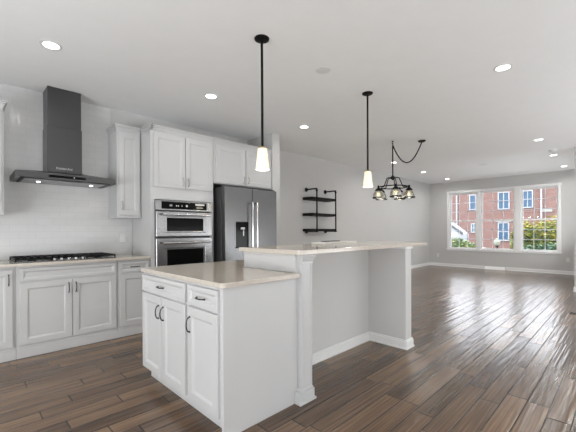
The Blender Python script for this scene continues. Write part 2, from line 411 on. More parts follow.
ct = tag(B(-.56, 1.652, -.65, -.009, .884, .914, bev=.004, seg=2).build('countertop', QUARTZ), 'beige quartz countertop along the tiled kitchen wall under the cooktop', 'countertop')

# --- tall oven cabinet
t = thing('tall_cabinet', 'tall white cabinet that holds the built-in double oven', 'cabinet', (2.09, -.3, 0))
m = MB(); m.box(1.655, 2.532, -.62, -.01, .0, .40); m.box(1.655, 2.532, -.62, -.01, 1.612, 2.45)
m.box(1.655, 1.703, -.62, -.01, .40, 1.612, bev=.0005); m.box(2.484, 2.532, -.62, -.01, .40, 1.612, bev=.0005); m.box(1.703, 2.484, -.05, -.01, .40, 1.612, bev=0)
m.build('body', WHITE, t)
k = MB(); crown(k, 1.655, 2.532, -.62, -.01, 2.4505, 'l', -.375); k.build('crown_moulding', WHITE, t)
for a, b, h in ((1.69, 2.103, 'r'), (2.113, 2.51, 'l')):
    d = panel_front('door', t, (a, -.62, 1.765), uF, nF, b-a, .665)
    pull(d, (b-.032 if h == 'r' else a+.032, -.639, 1.85), (0, 0, 1), nF, m=NICKEL)
d = panel_front('drawer', t, (1.69, -.62, .12), uF, nF, .82, .26, fr=.05); pull(d, (2.1, -.639, .25), (1, 0, 0), nF, m=NICKEL)

# --- cabinet over the refrigerator
t = thing('wall_cabinet', 'deep white two-door cabinet over the refrigerator', 'cabinet', (3.09, -.3, 1.885))
m = MB(); carcass(m, 2.536, 3.612, -.62, -.01, 1.888, 2.45); m.build('body', WHITE, t)
k = MB(); crown(k, 2.536, 3.612, -.62, -.01, 2.4505, ''); k.build('crown_moulding', WHITE, t)
for a, b, h in ((2.57, 3.085, 'r'), (3.10, 3.60, 'l')):
    d = panel_front('door', t, (a, -.62, 1.90), uF, nF, b-a, .53)
    pull(d, (b-.035 if h == 'r' else a+.035, -.639, 1.98), (0, 0, 1), nF, m=NICKEL)

# ---------------------------------------------------------------- double wall oven
t = thing('double_wall_oven', 'stainless steel double oven with black windows built into the tall white cabinet', 'oven', (2.09, -.35, .42))
B(1.708, 2.479, -.615, -.06, .42, 1.605, bev=.002).build('body', DARK, t)
cp = B(1.704, 2.482, -.655, -.622, 1.478, 1.600, bev=.003).build('control_panel', STEELO, t)
dp = B(1.775, 2.405, -.658, -.6555, 1.494, 1.588, bev=.001).build('display', BLACKG, cp)
for a_, b_, c_, d_ in ((1.875, 1.915, 1.55, 1.552), (1.88, 1.89, 1.53, 1.542), (1.90, 1.91, 1.53, 1.542), (1.965, 1.975, 1.53, 1.545), (1.99, 2.0, 1.53, 1.545), (2.04, 2.05, 1.53, 1.545), (2.10, 2.122, 1.53, 1.55), (2.235, 2.37, 1.555, 1.575), (2.25, 2.345, 1.52, 1.527)):
    B(a_, b_, -.6592, -.6585, c_, d_, bev=0).build('panel_marking', WHTXT, cp)
def oven_door(z0, z1, wz0, wz1, hz):
    o = MB(); x0, x1, y0, y1 = 1.706, 2.480, -.665, -.625
    def ring(a, b, c_, d_, y): return [Vector((a, y, c_)), Vector((b, y, c_)), Vector((b, y, d_)), Vector((a, y, d_))]
    wx0, wx1 = 1.842, 2.352
    o.quadmesh([ring(x0, x1, z0, z1, y1), ring(x0, x1, z0, z1, y0+.004), ring(x0+.004, x1-.004, z0+.004, z1-.004, y0),
                ring(wx0-.028, wx1+.028, wz0-.02, wz1+.02, y0), ring(wx0-.024, wx1+.024, wz0-.016, wz1+.016, y0+.006), ring(wx0, wx1, wz0, wz1, y0+.008)])
    d = o.build('oven_door', STEELO, t)
    B(wx0+.001, wx1-.001, y0+.0035, y0+.0075, wz0+.001, wz1-.001, bev=.001).build('door_window', BLACKG, d)
    h = MB(); h.tube([(1.765, -.72, hz), (2.42, -.72, hz)], .014, 12)
    for x in (1.80, 2.385): h.tube([(x, -.666, hz), (x, -.722, hz)], .011, 8)
    h.build('handle', STEELH, d, True)
oven_door(1.150, 1.462, 1.215, 1.385, 1.425)
oven_door(.44, 1.126, .56, .985, 1.068)

# ---------------------------------------------------------------- refrigerator
t = thing('refrigerator', 'stainless steel french door refrigerator with a black water dispenser', 'refrigerator', (3.09, -.4, 0))
B(2.600, 3.575, -.715, -.05, .03, 1.835, bev=.004).build('body', DARK, t)
B(2.62, 3.555, -.70, -.10, 0.0, .03, bev=.002).build('foot_rail', BLACK, t)
B(2.61, 3.565, -.76, -.70, 1.8365, 1.856, bev=.004).build('hinge_cover', DARK, t)
for a, b in ((2.604, 3.083), (3.091, 3.571)):
    d = B(a, b, -.80, -.722, .735, 1.852-.018, bev=.006, seg=2).build('door', STEEL, t)
    if a < 3:
        q = MB(); zb_, zt_ = .99, 1.345
        q.box(2.785, 3.005, -.806, -.8003, zt_-.075, zt_, bev=.002); q.box(2.785, 2.80, -.806, -.8003, zb_, zt_-.075, bev=.001); q.box(2.99, 3.005, -.806, -.8003, zb_, zt_-.075, bev=.001)
        q.box(2.80, 2.99, -.8025, -.8003, zb_, zt_-.075, bev=0); q.box(2.785, 3.005, -.825, -.8003, zb_-.02, zb_, bev=.002)
        dd = q.build('dispenser', BLACKG, d)
        q = MB(); q.box(2.865, 2.935, -.815, -.803, 1.235, 1.266, bev=.003); q.box(2.905, 2.922, -.812, -.803, 1.14, 1.235, bev=.002)
        q.build('dispenser_nozzle', NICKEL, dd)
        q = MB(); q.box(2.765, 2.783, -.8035, -.8003, .97, 1.355, bev=.001); q.box(3.007, 3.02, -.8035, -.8003, .97, 1.355, bev=.001); q.box(2.783, 3.007, -.8035, -.8003, 1.346, 1.356, bev=.001)
        q.build('dispenser_bezel', STEEL, dd)
    x = b-.042 if a < 3 else a+.036
    h = MB(); h.tube([(x, -.865, .86), (x, -.865, 1.635)], .0125, 12)
    for z in (.88, 1.615): h.box(x-.012, x+.012, -.865, -.8004, z-.013, z+.013, bev=.004)
    h.build('handle', STEELH, d, True)
d = B(2.604, 3.571, -.80, -.722, .075, .725, bev=.006, seg=2).build('freezer_drawer', STEEL, t)
h = MB(); h.tube([(2.70, -.865, .64), (3.475, -.865, .64)], .0125, 12)
for x in (2.73, 3.445): h.box(x-.012, x+.012, -.865, -.8004, .628, .652, bev=.004)
h.build('handle', STEELH, d, True)

# ---------------------------------------------------------------- range hood
t = thing('range_hood', 'dark stainless steel range hood with a tall chimney over the cooktop', 'range hood', (.845, -.2, 1.76))
hm = MB(); x0, x1, y0, y1 = .385, 1.288, -.53, -.010
hm.quadmesh([[Vector(p) for p in r] for r in (
    [(x0+.02, y1, 1.762), (x1-.02, y1, 1.762), (x1-.02, y0+.02, 1.762), (x0+.02, y0+.02, 1.762)],
    [(x0, y1, 1.760), (x1, y1, 1.760), (x1, y0, 1.760), (x0, y0, 1.760)],
    [(x0, y1, 1.818), (x1, y1, 1.818), (x1, y0, 1.818), (x0, y0, 1.818)],
    [(.672, y1, 1.872), (1.014, y1, 1.872), (1.014, -.285, 1.872), (.672, -.285, 1.872)])])
cn = hm.build('canopy', HOODM, t)
B(.650, .985, -.5335, -.5303, 1.776, 1.801, bev=.001).build('control_strip', BLACKG, cn)
B(.87, .882, -.5355, -.5337, 1.784, 1.794, bev=.0005).build('control_button', WHTXT, cn)
f = MB(); f.box(.46, 1.21, -.47, -.08, 1.750, 1.7588, bev=.001)
fl = f.build('grease_filter', STEEL, t)
for xx in (.432, 1.222): B(xx, xx+.02, -.48, -.06, 1.7535, 1.7592, bev=0).build('filter_gap', BLACK, t)
for x in (.60, 1.10):
    MB().lathe((x, -.27, 1.7465), [(.016, 0), (.020, .003)], 16).build('hood_lamp', LENS, fl)
B(.678, 1.008, -.280, -.011, 1.8725, 2.372, bev=.002).build('chimney', HOODM, t)
B(.684, 1.002, -.276, -.011, 2.3725, H-.002, bev=.002).build('chimney_extension', HOODM, t)
def text(body, size, loc, rot, m, name, parent, ext=.0005):
    cu = bpy.data.curves.new(name, 'FONT'); cu.body = body; cu.size = size; cu.extrude = ext; cu.align_x = 'CENTER'; cu.align_y = 'CENTER'
    tmp = bpy.data.objects.new(name, cu); COL.objects.link(tmp)
    dg = bpy.context.evaluated_depsgraph_get(); me = bpy.data.meshes.new_from_object(tmp.evaluated_get(dg)); bpy.data.objects.remove(tmp)
    me.materials.clear(); me.materials.append(m)
    o = bpy.data.objects.new(name, me); COL.objects.link(o); o.parent = parent
    base = Vector(); q = parent
    while q is not None: base += q.location; q = q.parent
    o.location = Vector(loc)-base; o.rotation_euler = rot
    return o
text('KitchenAid', .034, (.835, -.2812, 1.915), (R(90), 0, 0), WHTXT, 'logo', t)

# ---------------------------------------------------------------- cooktop
t = thing('gas_cooktop', 'black gas cooktop with iron grates and steel knobs set in the countertop', 'cooktop', (.82, -.32, .914))
B(.365, 1.275, -.585, -.07, .9145, .922, bev=.003).build('cooktop_surface', STEEL, t)
for k in range(3):
    gx0 = .372+k*.302; gx1 = gx0+.294; g = MB()
    ya, yb = -.575 if k != 1 else -.50, -.08; za, zb_ = .938, .955
    for x in (gx0, gx1-.012): g.box(x, x+.012, ya, yb, za, zb_, bev=.003)
    for y in (ya, yb-.012): g.box(gx0, gx1, y, y+.012, za, zb_, bev=.003)
    for j in range(1, 5):
        x = gx0+(gx1-gx0)*j/5; g.box(x-.005, x+.005, ya, yb, za+.002, zb_, bev=.002)
    g.box(gx0, gx1, (ya+yb)/2-.006, (ya+yb)/2+.006, za, zb_, bev=.002)
    for x in (gx0, gx1-.014):
        for y in (ya, yb-.014): g.box(x, x+.014, y, y+.014, .9225, za, bev=.002)
    g.build('grate', BLACK, t)
for (x, y, r) in ((.52, -.20, .04), (.52, -.44, .035), (.82, -.28, .055), (1.12, -.20, .04), (1.12, -.44, .035)):
    MB().lathe((x, y, .9225), [(r, 0), (r, .006), (r*.8, .008), (r*.8, .013), (r*.3, .014)], 20).build('burner', BLACK, t, True)
for i in range(5):
    MB().lathe((.69+i*.065, -.54, .9225), [(.017, 0), (.015, .014), (.013, .019), (.004, .02)], 18).build('knob', STEELH, t, True)

# ---------------------------------------------------------------- island
uI = (0, -1, 0); nI = (-1, 0, 0)
XL, YN, YF = 1.08, -3.05, -1.88
def island_cab(y0, y1, label, doors, drawers):
    t = thing('island_cabinet', label, 'cabinet', (1.38, (y0+y1)/2, 0))
    m = MB(); m.box(XL, 1.66, y0, y1, .10, .882, bev=.001); m.build('body', WHITE, t)
    B(XL+.06, 1.66, y0, y1, 0, .0995, bev=.001).build('toe_kick', WHITE, t)
    for (a, b, h) in doors:   # a is the far edge (larger y)
        d = panel_front('door', t, (XL, a, .115), uI, nI, a-b, .607)
        pull(d, (XL-.019, b+.035 if h == 'n' else a-.035, .608), (0, 0, 1), nI)
    for (a, b) in drawers:
        d = panel_front('drawer', t, (XL, a, .736), uI, nI, a-b, .128, fr=.026)
        pull(d, (XL-.019, (a+b)/2, .797), (0, 1, 0), nI)
    return t
island_cab(-2.640, YF, 'white island cabinet with two doors and a wide drawer, farther from the camera', [(-1.90, -2.255, 'n'), (-2.265, -2.622, 'f')], [(-1.90, -2.622)])
island_cab(-3.030, -2.642, 'white island cabinet with one door and a short drawer, at the near corner', [(-2.660, -3.016, 'f')], [(-2.660, -3.016)])
# end panel facing the camera
p = MB(); p.box(XL-.002, 1.692, -3.052, -3.031, 0, .882, bev=.002); p.box(XL-.004, XL+.075, -3.056, -3.052, .105, .882, bev=.001)
tag(p.build('island_end_panel', WHITE), 'plain white island end panel facing the camera, beside the corner post', 'panel')
# cabinets on the kitchen side under the lower counter behind the bar
t = thing('island_cabinet', 'white island cabinet behind the raised bar wall facing the kitchen', 'cabinet', (2.6, -2.1, 0))
B(1.662, 3.355, -2.449, YF, .10, .882, bev=.001).build('body', WHITE, t); B(1.662, 3.355, -2.449, YF-.06, 0, .0995, bev=0).build('toe_kick', WHITE, t)
# countertop of the island: L shape round the bar
def slab(pts, z0, z1, name, rad=.0):
    m = MB(); out = []
    n = len(pts)
    for i, (x, y, r) in enumerate(pts):
        p = Vector((x, y)); a = (Vector(pts[i-1][:2])-p).normalized(); b = (Vector(pts[(i+1) % n][:2])-p).normalized()
        if r <= 0: out.append(p); continue
        for k in range(6):
            t_ = k/5; out.append((p+a*r)*(1-t_)**2+p*2*t_*(1-t_)+(p+b*r)*t_**2)
    cen = sum(out, Vector((0, 0)))/len(out)
    def rg(z, ins):
        res = []
        for i, q in enumerate(out):
            d1 = (out[i]-out[i-1]); d2 = (out[(i+1) % len(out)]-out[i])
            nn = Vector((0, 0))
            for d in (d1, d2):
                if d.length > 1e-6: nn += Vector((-d.y, d.x)).normalized()
            res.append(Vector((q.x+nn.normalized().x*ins, q.y+nn.normalized().y*ins, z)))
        return res
    m.quadmesh([rg(z0, .003), rg(z0+.003, 0), rg(z1-.004, 0), rg(z1-.001, .0015), rg(z1, .004)])
    return m.build(name, QUARTZ)
lo = slab([(1.055, -3.080, .035), (1.693, -3.080, 0), (1.693, -2.448, 0), (3.385, -2.448, 0), (3.385, -1.872, .02), (1.055, -1.872, .03)], .884, .914, 'island_countertop')
tag(lo, 'lower beige quartz countertop of the island with a rounded near corner', 'countertop')

ZB = 1.077
t = thing('bar_wall', 'white and grey half wall with a corner post that carries the raised bar', 'half wall', (2.5, -2.6, 0))
GW = mat('grey_painted_drywall', (.66, .655, .645), .8)
B(1.698, 3.23, -2.675, -2.452, 0, ZB-.034, bev=.001).build('knee_wall', GW, t)
B(3.2305, 3.355, -3.105, -2.452, 0, ZB-.034, bev=.002).build('end_wall', GW, t)
B(1.695, 1.80, -3.045, -2.676, 0, ZB-.034, bev=.001).build('side_wall', WHITE, t)
rs = MB(); rs.box(1.683-.0005, 1.6945, -3.05, -2.452, .9155, ZB-.034, bev=.001)
rs.box(1.676, 1.683, -3.05, -2.452, ZB-.050, ZB-.034, bev=.002); rs.build('riser_panel', WHITE, t)
ps = MB(); ps.box(1.6940, 1.703, -3.058, -3.0465, 0, ZB-.034, bev=.001); ps.box(1.703, 1.810, -3.090, -3.0465, .095, ZB-.085, bev=.002)
ps.box(1.711, 1.722, -3.094, -3.090, .115, ZB-.10, bev=.001); ps.box(1.791, 1.802, -3.094, -3.090, .115, ZB-.10, bev=.001)
ps.box(1.722, 1.791, -3.094, -3.090, .115, .13, bev=.001)
po = ps.build('post', WHITE, t)
pl = MB(); pl.box(1.668, 1.816, -3.106, -3.0465, .018, .085, bev=.002); pl.box(1.678, 1.810, -3.100, -3.0465, .085, .0995, bev=.004); pl.box(1.660, 1.832, -3.112, -3.0465, 0, .018, bev=.004); pl.box(1.8005, 1.816, -3.0465, -2.70, 0, .085, bev=.002)
pl.build('plinth', WHITE, po)
cp_ = MB()
for a, b, e in ((.042, .060, .007), (.032, .042, .014), (.022, .032, .021), (.012, .022, .028), (0, .012, .036)):
    cp_.box(1.703-min(e, .012), 1.810+e, -3.090-e*.6, -3.0465, ZB-.034-b, ZB-.034-a, bev=.003)
cp_.build('capital', WHITE, po)
bb = MB()
def bbx(x0, x1, y0, y1):
    pass
bb.box(1.817, 3.2305, -2.691, -2.6755, 0, .078, bev=.001); bb.box(1.817, 3.2305, -2.686, -2.6755, .078, .095, bev=.004)
bb.box(3.2145, 3.230, -3.1053, -2.6915, 0, .078, bev=.0005); bb.box(3.2195, 3.230, -3.1053, -2.6915, .078, .095, bev=.004)
bb.box(3.2145, 3.371, -3.121, -3.1055, 0, .078, bev=.001); bb.box(3.2195, 3.366, -3.116, -3.1055, .078, .095, bev=.004)
bb.box(3.3555, 3.371, -3.1055, -2.452, 0, .078, bev=.001); bb.box(3.3555, 3.366, -3.1055, -2.452, .078, .095, bev=.004)
bb.box(3.206, 3.3795, -3.129, -3.121, 0, .018, bev=.003); bb.box(3.206, 3.2145, -3.121, -2.70, 0, .018, bev=.003); bb.box(1.817, 3.206, -2.700, -2.691, 0, .018, bev=.003)
bb.build('baseboard', TRIM, t)
tm = MB(); tm.box(3.216, 3.2303, -3.11, -2.676, ZB-.055, ZB-.034, bev=.004); tm.box(3.216, 3.37, -3.12, -3.1055, ZB-.055, ZB-.034, bev=.004); tm.box(3.3555, 3.37, -3.1055, -2.452, ZB-.055, ZB-.034, bev=.004)
tm.box(1.81, 3.216, -2.69, -2.6755, ZB-.055, ZB-.034, bev=.004)
tm.build('top_moulding', TRIM, t)
bt = slab([(1.658, -3.118, .04), (3.735, -3.118, .015), (3.90, -2.90, .02), (3.90, -2.41, .02), (1.658, -2.41, .01)], ZB-.0335, ZB, 'bar_countertop')
tag(bt, 'raised beige quartz bar top on the island half wall', 'countertop')
tag(B(2.55, 3.14, -2.58, -2.43, ZB+.0005, ZB+.020, bev=.002).build('paper_stack', PAPER), 'stack of white paper lying at the far edge of the raised bar top', 'paper')
tag(B(2.67, 2.92, -2.52, -2.45, ZB+.0205, ZB+.028, bev=.003).build('folder', BLACK), 'thin black folder lying on the white paper on the bar top', 'folder')

# ---------------------------------------------------------------- pipe shelf on the left wall
t = thing('pipe_shelf', 'black pipe and dark wood wall shelf with three boards', 'shelf', (5.55, -.05, 1.2))
zt, zl = 2.085, 1.20
for x in (5.252, 5.885):
    q = MB(); pts = [(x, .097, zt), (x, -.185, zt), (x, -.196, zt-.004), (x, -.20, zt-.015), (x, -.20, zl)]
    q.tube(pts, .0155, 10)
    q.lathe((x, .0985, zt), [(.045, 0), (.045, -.012), (.026, -.014), (.024, -.03)], 18, axis='Y')
    q.lathe((x, -.20, zt-.05), [(.021, 0), (.023, .012), (.023, .03)], 12); q.lathe((x, -.20, zl-.018), [(.024, 0), (.024, .03)], 12)
    q.tube([(x, .097, zl), (x, -.20, zl)], .0155, 10); q.lathe((x, .0985, zl), [(.045, 0), (.045, -.012), (.026, -.014), (.024, -.03)], 18, axis='Y')
    q.build('pipe_bracket', BLACK, t, True)
for z in (1.225, 1.55, 1.885):
    q = MB(); q.box(5.13, 5.93, -.180, .094, z-.027, z+.027, bev=.006); q.build('board', DWOOD, t)
    for x in (5.252, 5.885): pass

# ---------------------------------------------------------------- ceiling fittings
def downlight(x, y, label):
    t = thing('recessed_light', label, 'ceiling light', (x, y, H), 'round recessed ceiling lights')
    m = MB(); m.lathe((x, y, H-.006), [(.060, .0005), (.078, 0), (.084, .0045), (.084, .0055)], 32, cap0=False, cap1=False); m.build('trim_ring', PLASTIC, t, True)
    m = MB(); m.lathe((x, y, H-.0045), [(.060, .0), (.060, .004)], 32); m.build('lens', LENS, t)
    area('downlight_lamp', (0, 0, -.012), (0, 0, 0), .12, .12, DOWNLIGHT_NEAR if x < 5 else DOWNLIGHT_FAR, (1, .985, .96), 'DISK', t, 160)
    return t
downlight(.562, -1.244, 'recessed ceiling light above the cooktop side, nearest the range hood')
downlight(2.117, -1.249, 'recessed ceiling light in front of the oven, left of the near pendant')
downlight(3.763, -1.220, 'recessed ceiling light above the refrigerator end, between the two pendants')
downlight(3.809, -3.833, 'large recessed ceiling light at the upper right, nearest the camera on that side')
downlight(7.309, -3.590, 'recessed ceiling light at the right, third row from the window wall')
downlight(9.039, -3.590, 'recessed ceiling light at the right, beside the smoke detector')
downlight(10.83, -3.580, 'recessed ceiling light at the far right, closest to the windows')
downlight(7.264, -.855, 'recessed ceiling light seen behind the chandelier rod')
downlight(9.044, -.780, 'recessed ceiling light right of the chandelier, farther one toward the window wall but one')
downlight(10.835, -.760, 'recessed ceiling light nearest the far left corner of the room')
def detector(name, x, y, r, h, label, cat):
    m = MB(); m.lathe((x, y, H-h), [(r*.55, 0), (r*.85, .004), (r, h*.5), (r, h-.0005)], 28); return tag(m.build(name, PLASTIC, None, True, loc=(x, y, H)), label, cat)
detector('speaker_cover', 2.575, -2.572, .075, .008, 'flat round white cover on the ceiling between the two pendants', 'ceiling cover')
detector('smoke_detector', 8.433, -3.645, .07, .035, 'small round white smoke detector on the ceiling at the right', 'smoke detector')
detector('ceiling_vent', 9.089, -2.228, .10, .010, 'flat round white vent cover in the middle of the far ceiling', 'vent')

def pendant(x, y, label):
    t = thing('pendant_light', label, 'pendant light', (x, y, H), 'glass pendants over the bar')
    MB().lathe((x, y, H-.022), [(.012, 0), (.045, .004), (.060, .012), (.062, .0215)], 28).build('ceiling_canopy', BLACK, t, True)
    m = MB(); m.tube([(x, y, H-.022), (x, y, 1.915)], .0105, 8); m.lathe((x, y, H-.075), [(.008, 0), (.011, .005), (.011, .045), (.008, .053)], 12); m.build('rod', BLACK, t, True)
    MB().lathe((x, y, 1.893), [(.039, 0), (.039, .006), (.028, .010), (.010, .022)], 24).build('collar', BRASS, t, True)
    sh = MB().lathe((x, y, 1.720), [(.057, 0), (.0565, .012), (.054, .03), (.046, .10), (.040, .155), (.038, .1725), (.034, .1725), (.036, .155), (.042, .10), (.050, .03), (.053, .0)], 32, cap0=False, cap1=False)
    s_ = sh.build('lamp_shade', SHADE, t, True)
    MB().lathe((x, y, 1.765), [(.004, 0), (.016, .012), (.022, .035), (.017, .06), (.012, .085), (.012, .125)], 16).build('bulb', LENSB, s_, True)
    pl_ = bpy.data.lights.new('pendant_lamp', 'POINT'); pl_.energy = 2.0; pl_.color = (1, .86, .62); pl_.shadow_soft_size = .03
    o = bpy.data.objects.new('pendant_lamp', pl_); COL.objects.link(o); o.parent = t; o.location = (0, 0, 1.70-H)
    return t
LENSB = mat('lit_bulb', (1, 1, 1), .4, emis=(1, .9, .7), estr=5)
pendant(1.790, -2.567, 'black rod pendant with a glowing glass shade, nearer the camera over the bar')
pendant(3.380, -2.575, 'black rod pendant with a glowing glass shade, farther from the camera over the bar')

# ---------------------------------------------------------------- chandelier
cx, cy = 5.515, -1.753
t = thing('chandelier', 'black five-arm chandelier with seeded glass shades hanging from a swagged cord', 'chandelier', (cx, cy, H))
m = MB(); m.tube([(cx, cy, 2.72), (cx, cy, 2.18)], .012, 8); m.tube([(cx+.02*math.cos(a), cy+.02*math.sin(a)*.3, 2.745+.028*math.sin(a)) for a in [k*math.pi/6 for k in range(12)]], .004, 6, closed=True)
m.build('rod', BLACK, t, True)
m = MB(); m.lathe((cx, cy, H-.012), [(.018, 0), (.02, .0115)], 12); m.tube([(cx, cy, H-.01), (cx+.012, cy, H-.03), (cx, cy, H-.055), (cx-.01, cy, H-.045)], .005, 6); m.build('ceiling_hook', BLACK, t, True)
ex, ey = 5.86, -2.13
pts = []
for k in range(25):
    s_ = k/24; pts.append((cx+(ex-cx)*s_, cy+(ey-cy)*s_, 2.735+(H-.02-2.735)*s_-.34*4*s_*(1-s_)))
m = MB(); m.tube(pts, .011, 6); m.build('cord', BLACK, t, True)
MB().lathe((ex, ey, H-.03), [(.012, 0), (.05, .006), (.065, .018), (.066, .0295)], 24).build('ceiling_canopy', BLACK, t, True)
MB().lathe((cx, cy, 2.13), [(.012, -.02), (.03, 0), (.048, .012), (.048, .028), (.025, .045), (.012, .065)], 20).build('hub', BLACK, t, True)
m = MB(); rr_ = .255
m.tube([(cx+rr_*math.cos(k*math.pi/16), cy+rr_*math.sin(k*math.pi/16), 1.985) for k in range(32)], .010, 6, closed=True); m.build('ring', BLACK, t, True)
for k in range(5):
    a = k*2*math.pi/5+R(218); ca, sa = math.cos(a), math.sin(a)
    def P(r, z): return (cx+r*ca, cy+r*sa, z)
    m = MB(); m.tube([P(.03, 2.145), P(.09, 2.15), P(.11, 2.14), P(.13, 2.09), P(.17, 1.99), P(.175, 1.985)], .009, 6); m.tube([P(.17, 1.985), P(rr_+.03, 1.985)], .009, 6); am = m.build('arm', BLACK, t, True)
    sx, sy = cx+(rr_+.02)*ca, cy+(rr_+.02)*sa
    MB().lathe((sx, sy, 1.915), [(.062, 0), (.055, .015), (.034, .04), (.018, .05), (.016, .085), (.006, .095)], 18).build('socket', BLACK, am, True)
    g = MB(); g.lathe((sx, sy, 1.79), [(.092, 0), (.094, .02), (.094, .05), (.084, .09), (.06, .118), (.048, .128), (.045, .126), (.057, .115), (.080, .088), (.090, .05), (.090, .02), (.088, 0)], 24, cap0=False, cap1=False)
    gs = g.build('lamp_shade', SEEDED, am, True)
    MB().lathe((sx, sy, 1.778), [(.055, 0), (.102, 0), (.102, .022), (.090, .022), (.086, .006), (.055, .006), (.055, 0)], 28, cap0=False, cap1=False).build('shade_rim', BLACK, gs, True)
    MB().lathe((sx, sy, 1.83), [(.004, 0), (.02, .012), (.026, .032), (.018, .06), (.012, .08)], 14).build('bulb', BULB, gs, True)
    cl = bpy.data.lights.new('chandelier_bulb_lamp', 'POINT'); cl.energy = CHANDELIER_BULB; cl.color = (1, .93, .80); cl.shadow_soft_size = .03
    co = bpy.data.objects.new('chandelier_bulb_lamp', cl); COL.objects.link(co); co.parent = t; co.location = (sx-cx, sy-cy, 1.775-H)

# ---------------------------------------------------------------- wall plates and registers
def plate(name, x, y, z, n, label, cat, kind):
    t = thing(name, label, cat, (x, y, z))
    if n == 'X':
        B(x-.006, x-.0005, y-.036, y+.036, z-.058, z+.058, bev=.002).build('cover_plate', PLASTIC, t)
        (B(x-.0085, x-.0062, y-.017, y+.017, z-.034, z+.034, bev=.001)).build('rocker' if kind == 's' else 'socket', PLASTIC, t)
    else:
        B(x-.036, x+.036, y-.006, y-.0005, z-.058, z+.058, bev=.002).build('cover_plate', PLASTIC, t)
        B(x-.017, x+.017, y-.0085, y-.0062, z-.034, z+.034, bev=.001).build('rocker' if kind == 's' else 'socket', PLASTIC, t)
plate('wall_outlet', XF, -.171, .365, 'X', 'white wall outlet low on the window wall, left of the windows', 'outlet', 'o')
plate('wall_outlet', XF, -3.577, .396, 'X', 'white wall outlet low on the window wall, right of the windows', 'outlet', 'o')
plate('light_switch', XF, -3.74, 1.013, 'X', 'white light switch at the right end of the window wall', 'switch', 's')
plate('wall_outlet', 1.53, -.008, 1.135, 'Y', 'white outlet on the tile under the narrow wall cabinet', 'outlet', 'o')
v = MB(); v.quadmesh([[Vector(p) for p in r] for r in ([(XF-.001, -1.61, 0), (XF-.085, -1.61, 0), (XF-.085, -1.61, .02), (XF-.02, -1.61, .095), (XF-.001, -1.61, .095)], [(XF-.001, -2.13, 0), (XF-.085, -2.13, 0), (XF-.085, -2.13, .02), (XF-.02, -2.13, .095), (XF-.001, -2.13, .095)])])
tag(v.build('baseboard_register', TRIM), 'white sloped air register in the baseboard under the middle window', 'vent')
g = thing('floor_register', 'black slotted floor register at the right edge of the wood floor', 'vent', (6.30, -4.25, 0))
q = MB(); q.box(6.25, 6.262, -4.40, -4.10, .0005, .006); q.box(6.338, 6.35, -4.40, -4.10, .0005, .006); q.box(6.262, 6.338, -4.112, -4.10, .0005, .006); q.box(6.262, 6.338, -4.40, -4.388, .0005, .006)
q.build('register_frame', BLACK, g)
q = MB()
for k in range(9): q.box(6.263, 6.337, -4.383+k*.030, -4.375+k*.030, .0005, .004, bev=0)
q.build('register_grille', BLACK, g)

# ---------------------------------------------------------------- outside the windows
XB = 40.0; K = XB/24
def FY(y): return -4.685+(y+4.685)*K
def FZ(z): return 1.212+(z-1.212)*K
struct(B(XF+1.5, 90, -60, 60, -1.7, -1.5, bev=0).build('ground', GROUND))
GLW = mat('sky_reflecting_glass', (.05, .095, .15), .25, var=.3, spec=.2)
DGL = mat('dark_pane', (.05, .10, .12), .2)
b = thing('brick_building', 'red brick building with white framed windows across the street', 'building', (XB+5, -2, -1.5))
B(XB, XB+10, -22, 20, -1.5, 5.9, bev=.01).build('brick_wall', BRICK, b)
B(XB-.25, XB+10.2, -22.2, 20.2, 5.905, 6.25, bev=.03).build('cornice', LIME, b)
for z in (FZ(2.27),):
    B(XB-.03, XB-.001, -22, 20, z-.05, z+.05, bev=.005).build('string_course', mat('brick_band', (.2, .12, .10), .9), b)
bw = [(2.551, 1.95, 2.569, 3.466), (.915, .406, 2.531, 3.494), (-.344, -.768, 2.565, 3.484), (2.46, 2.235, 1.092, 1.585), (.919, .431, .586, 1.615)]
WFR = mat('white_window_paint', (.34, .35, .37), .5)
for i, (ya, yb, za, zb2) in enumerate(bw):
    y0, y1, z0, z1 = FY(yb), FY(ya), FZ(za), FZ(zb2)
    q = MB(); e = .10
    q.box(XB-.10, XB-.002, y0-e, y0, z0-e, z1+e, bev=.01); q.box(XB-.10, XB-.002, y1, y1+e, z0-e, z1+e, bev=.01)
    q.box(XB-.10, XB-.002, y0, y1, z1, z1+e, bev=.01); q.box(XB-.16, XB-.002, y0, y1, z0-e, z0, bev=.01)
    q.box(XB-.06, XB-.002, y0, y1, (z0+z1)/2-.035, (z0+z1)/2+.035, bev=.005)
    q.box(XB-.05, XB-.002, (y0+y1)/2-.03, (y0+y1)/2+.03, z0, z1, bev=.005)
    wf = q.build('window', WFR, b)
    B(XB-.03, XB-.0025, y0+.001, y1-.001, z0+.001, z1-.001, bev=0).build('pane', DGL if i == 3 else GLW, wf)
B(XB-.12, XB-.001, FY(.25), FY(1.10), FZ(1.70), FZ(1.86), bev=.02).build('lintel', LIME, b)
B(XB-.12, XB-.001, FY(-1.72), FY(-1.24), FZ(2.22), FZ(2.42), bev=.02).build('lintel', LIME, b)
for y in (FY(3.381), FY(-1.219)):
    q = MB(); q.box(XB-.20, XB-.06, y-.07, y+.07, -1.5, 5.85, bev=.02)
    for z in (0, 2.2, 4.4): q.box(XB-.21, XB-.001, y-.09, y+.09, z, z+.06, bev=.01)
    q.build('downspout', WFR, b)

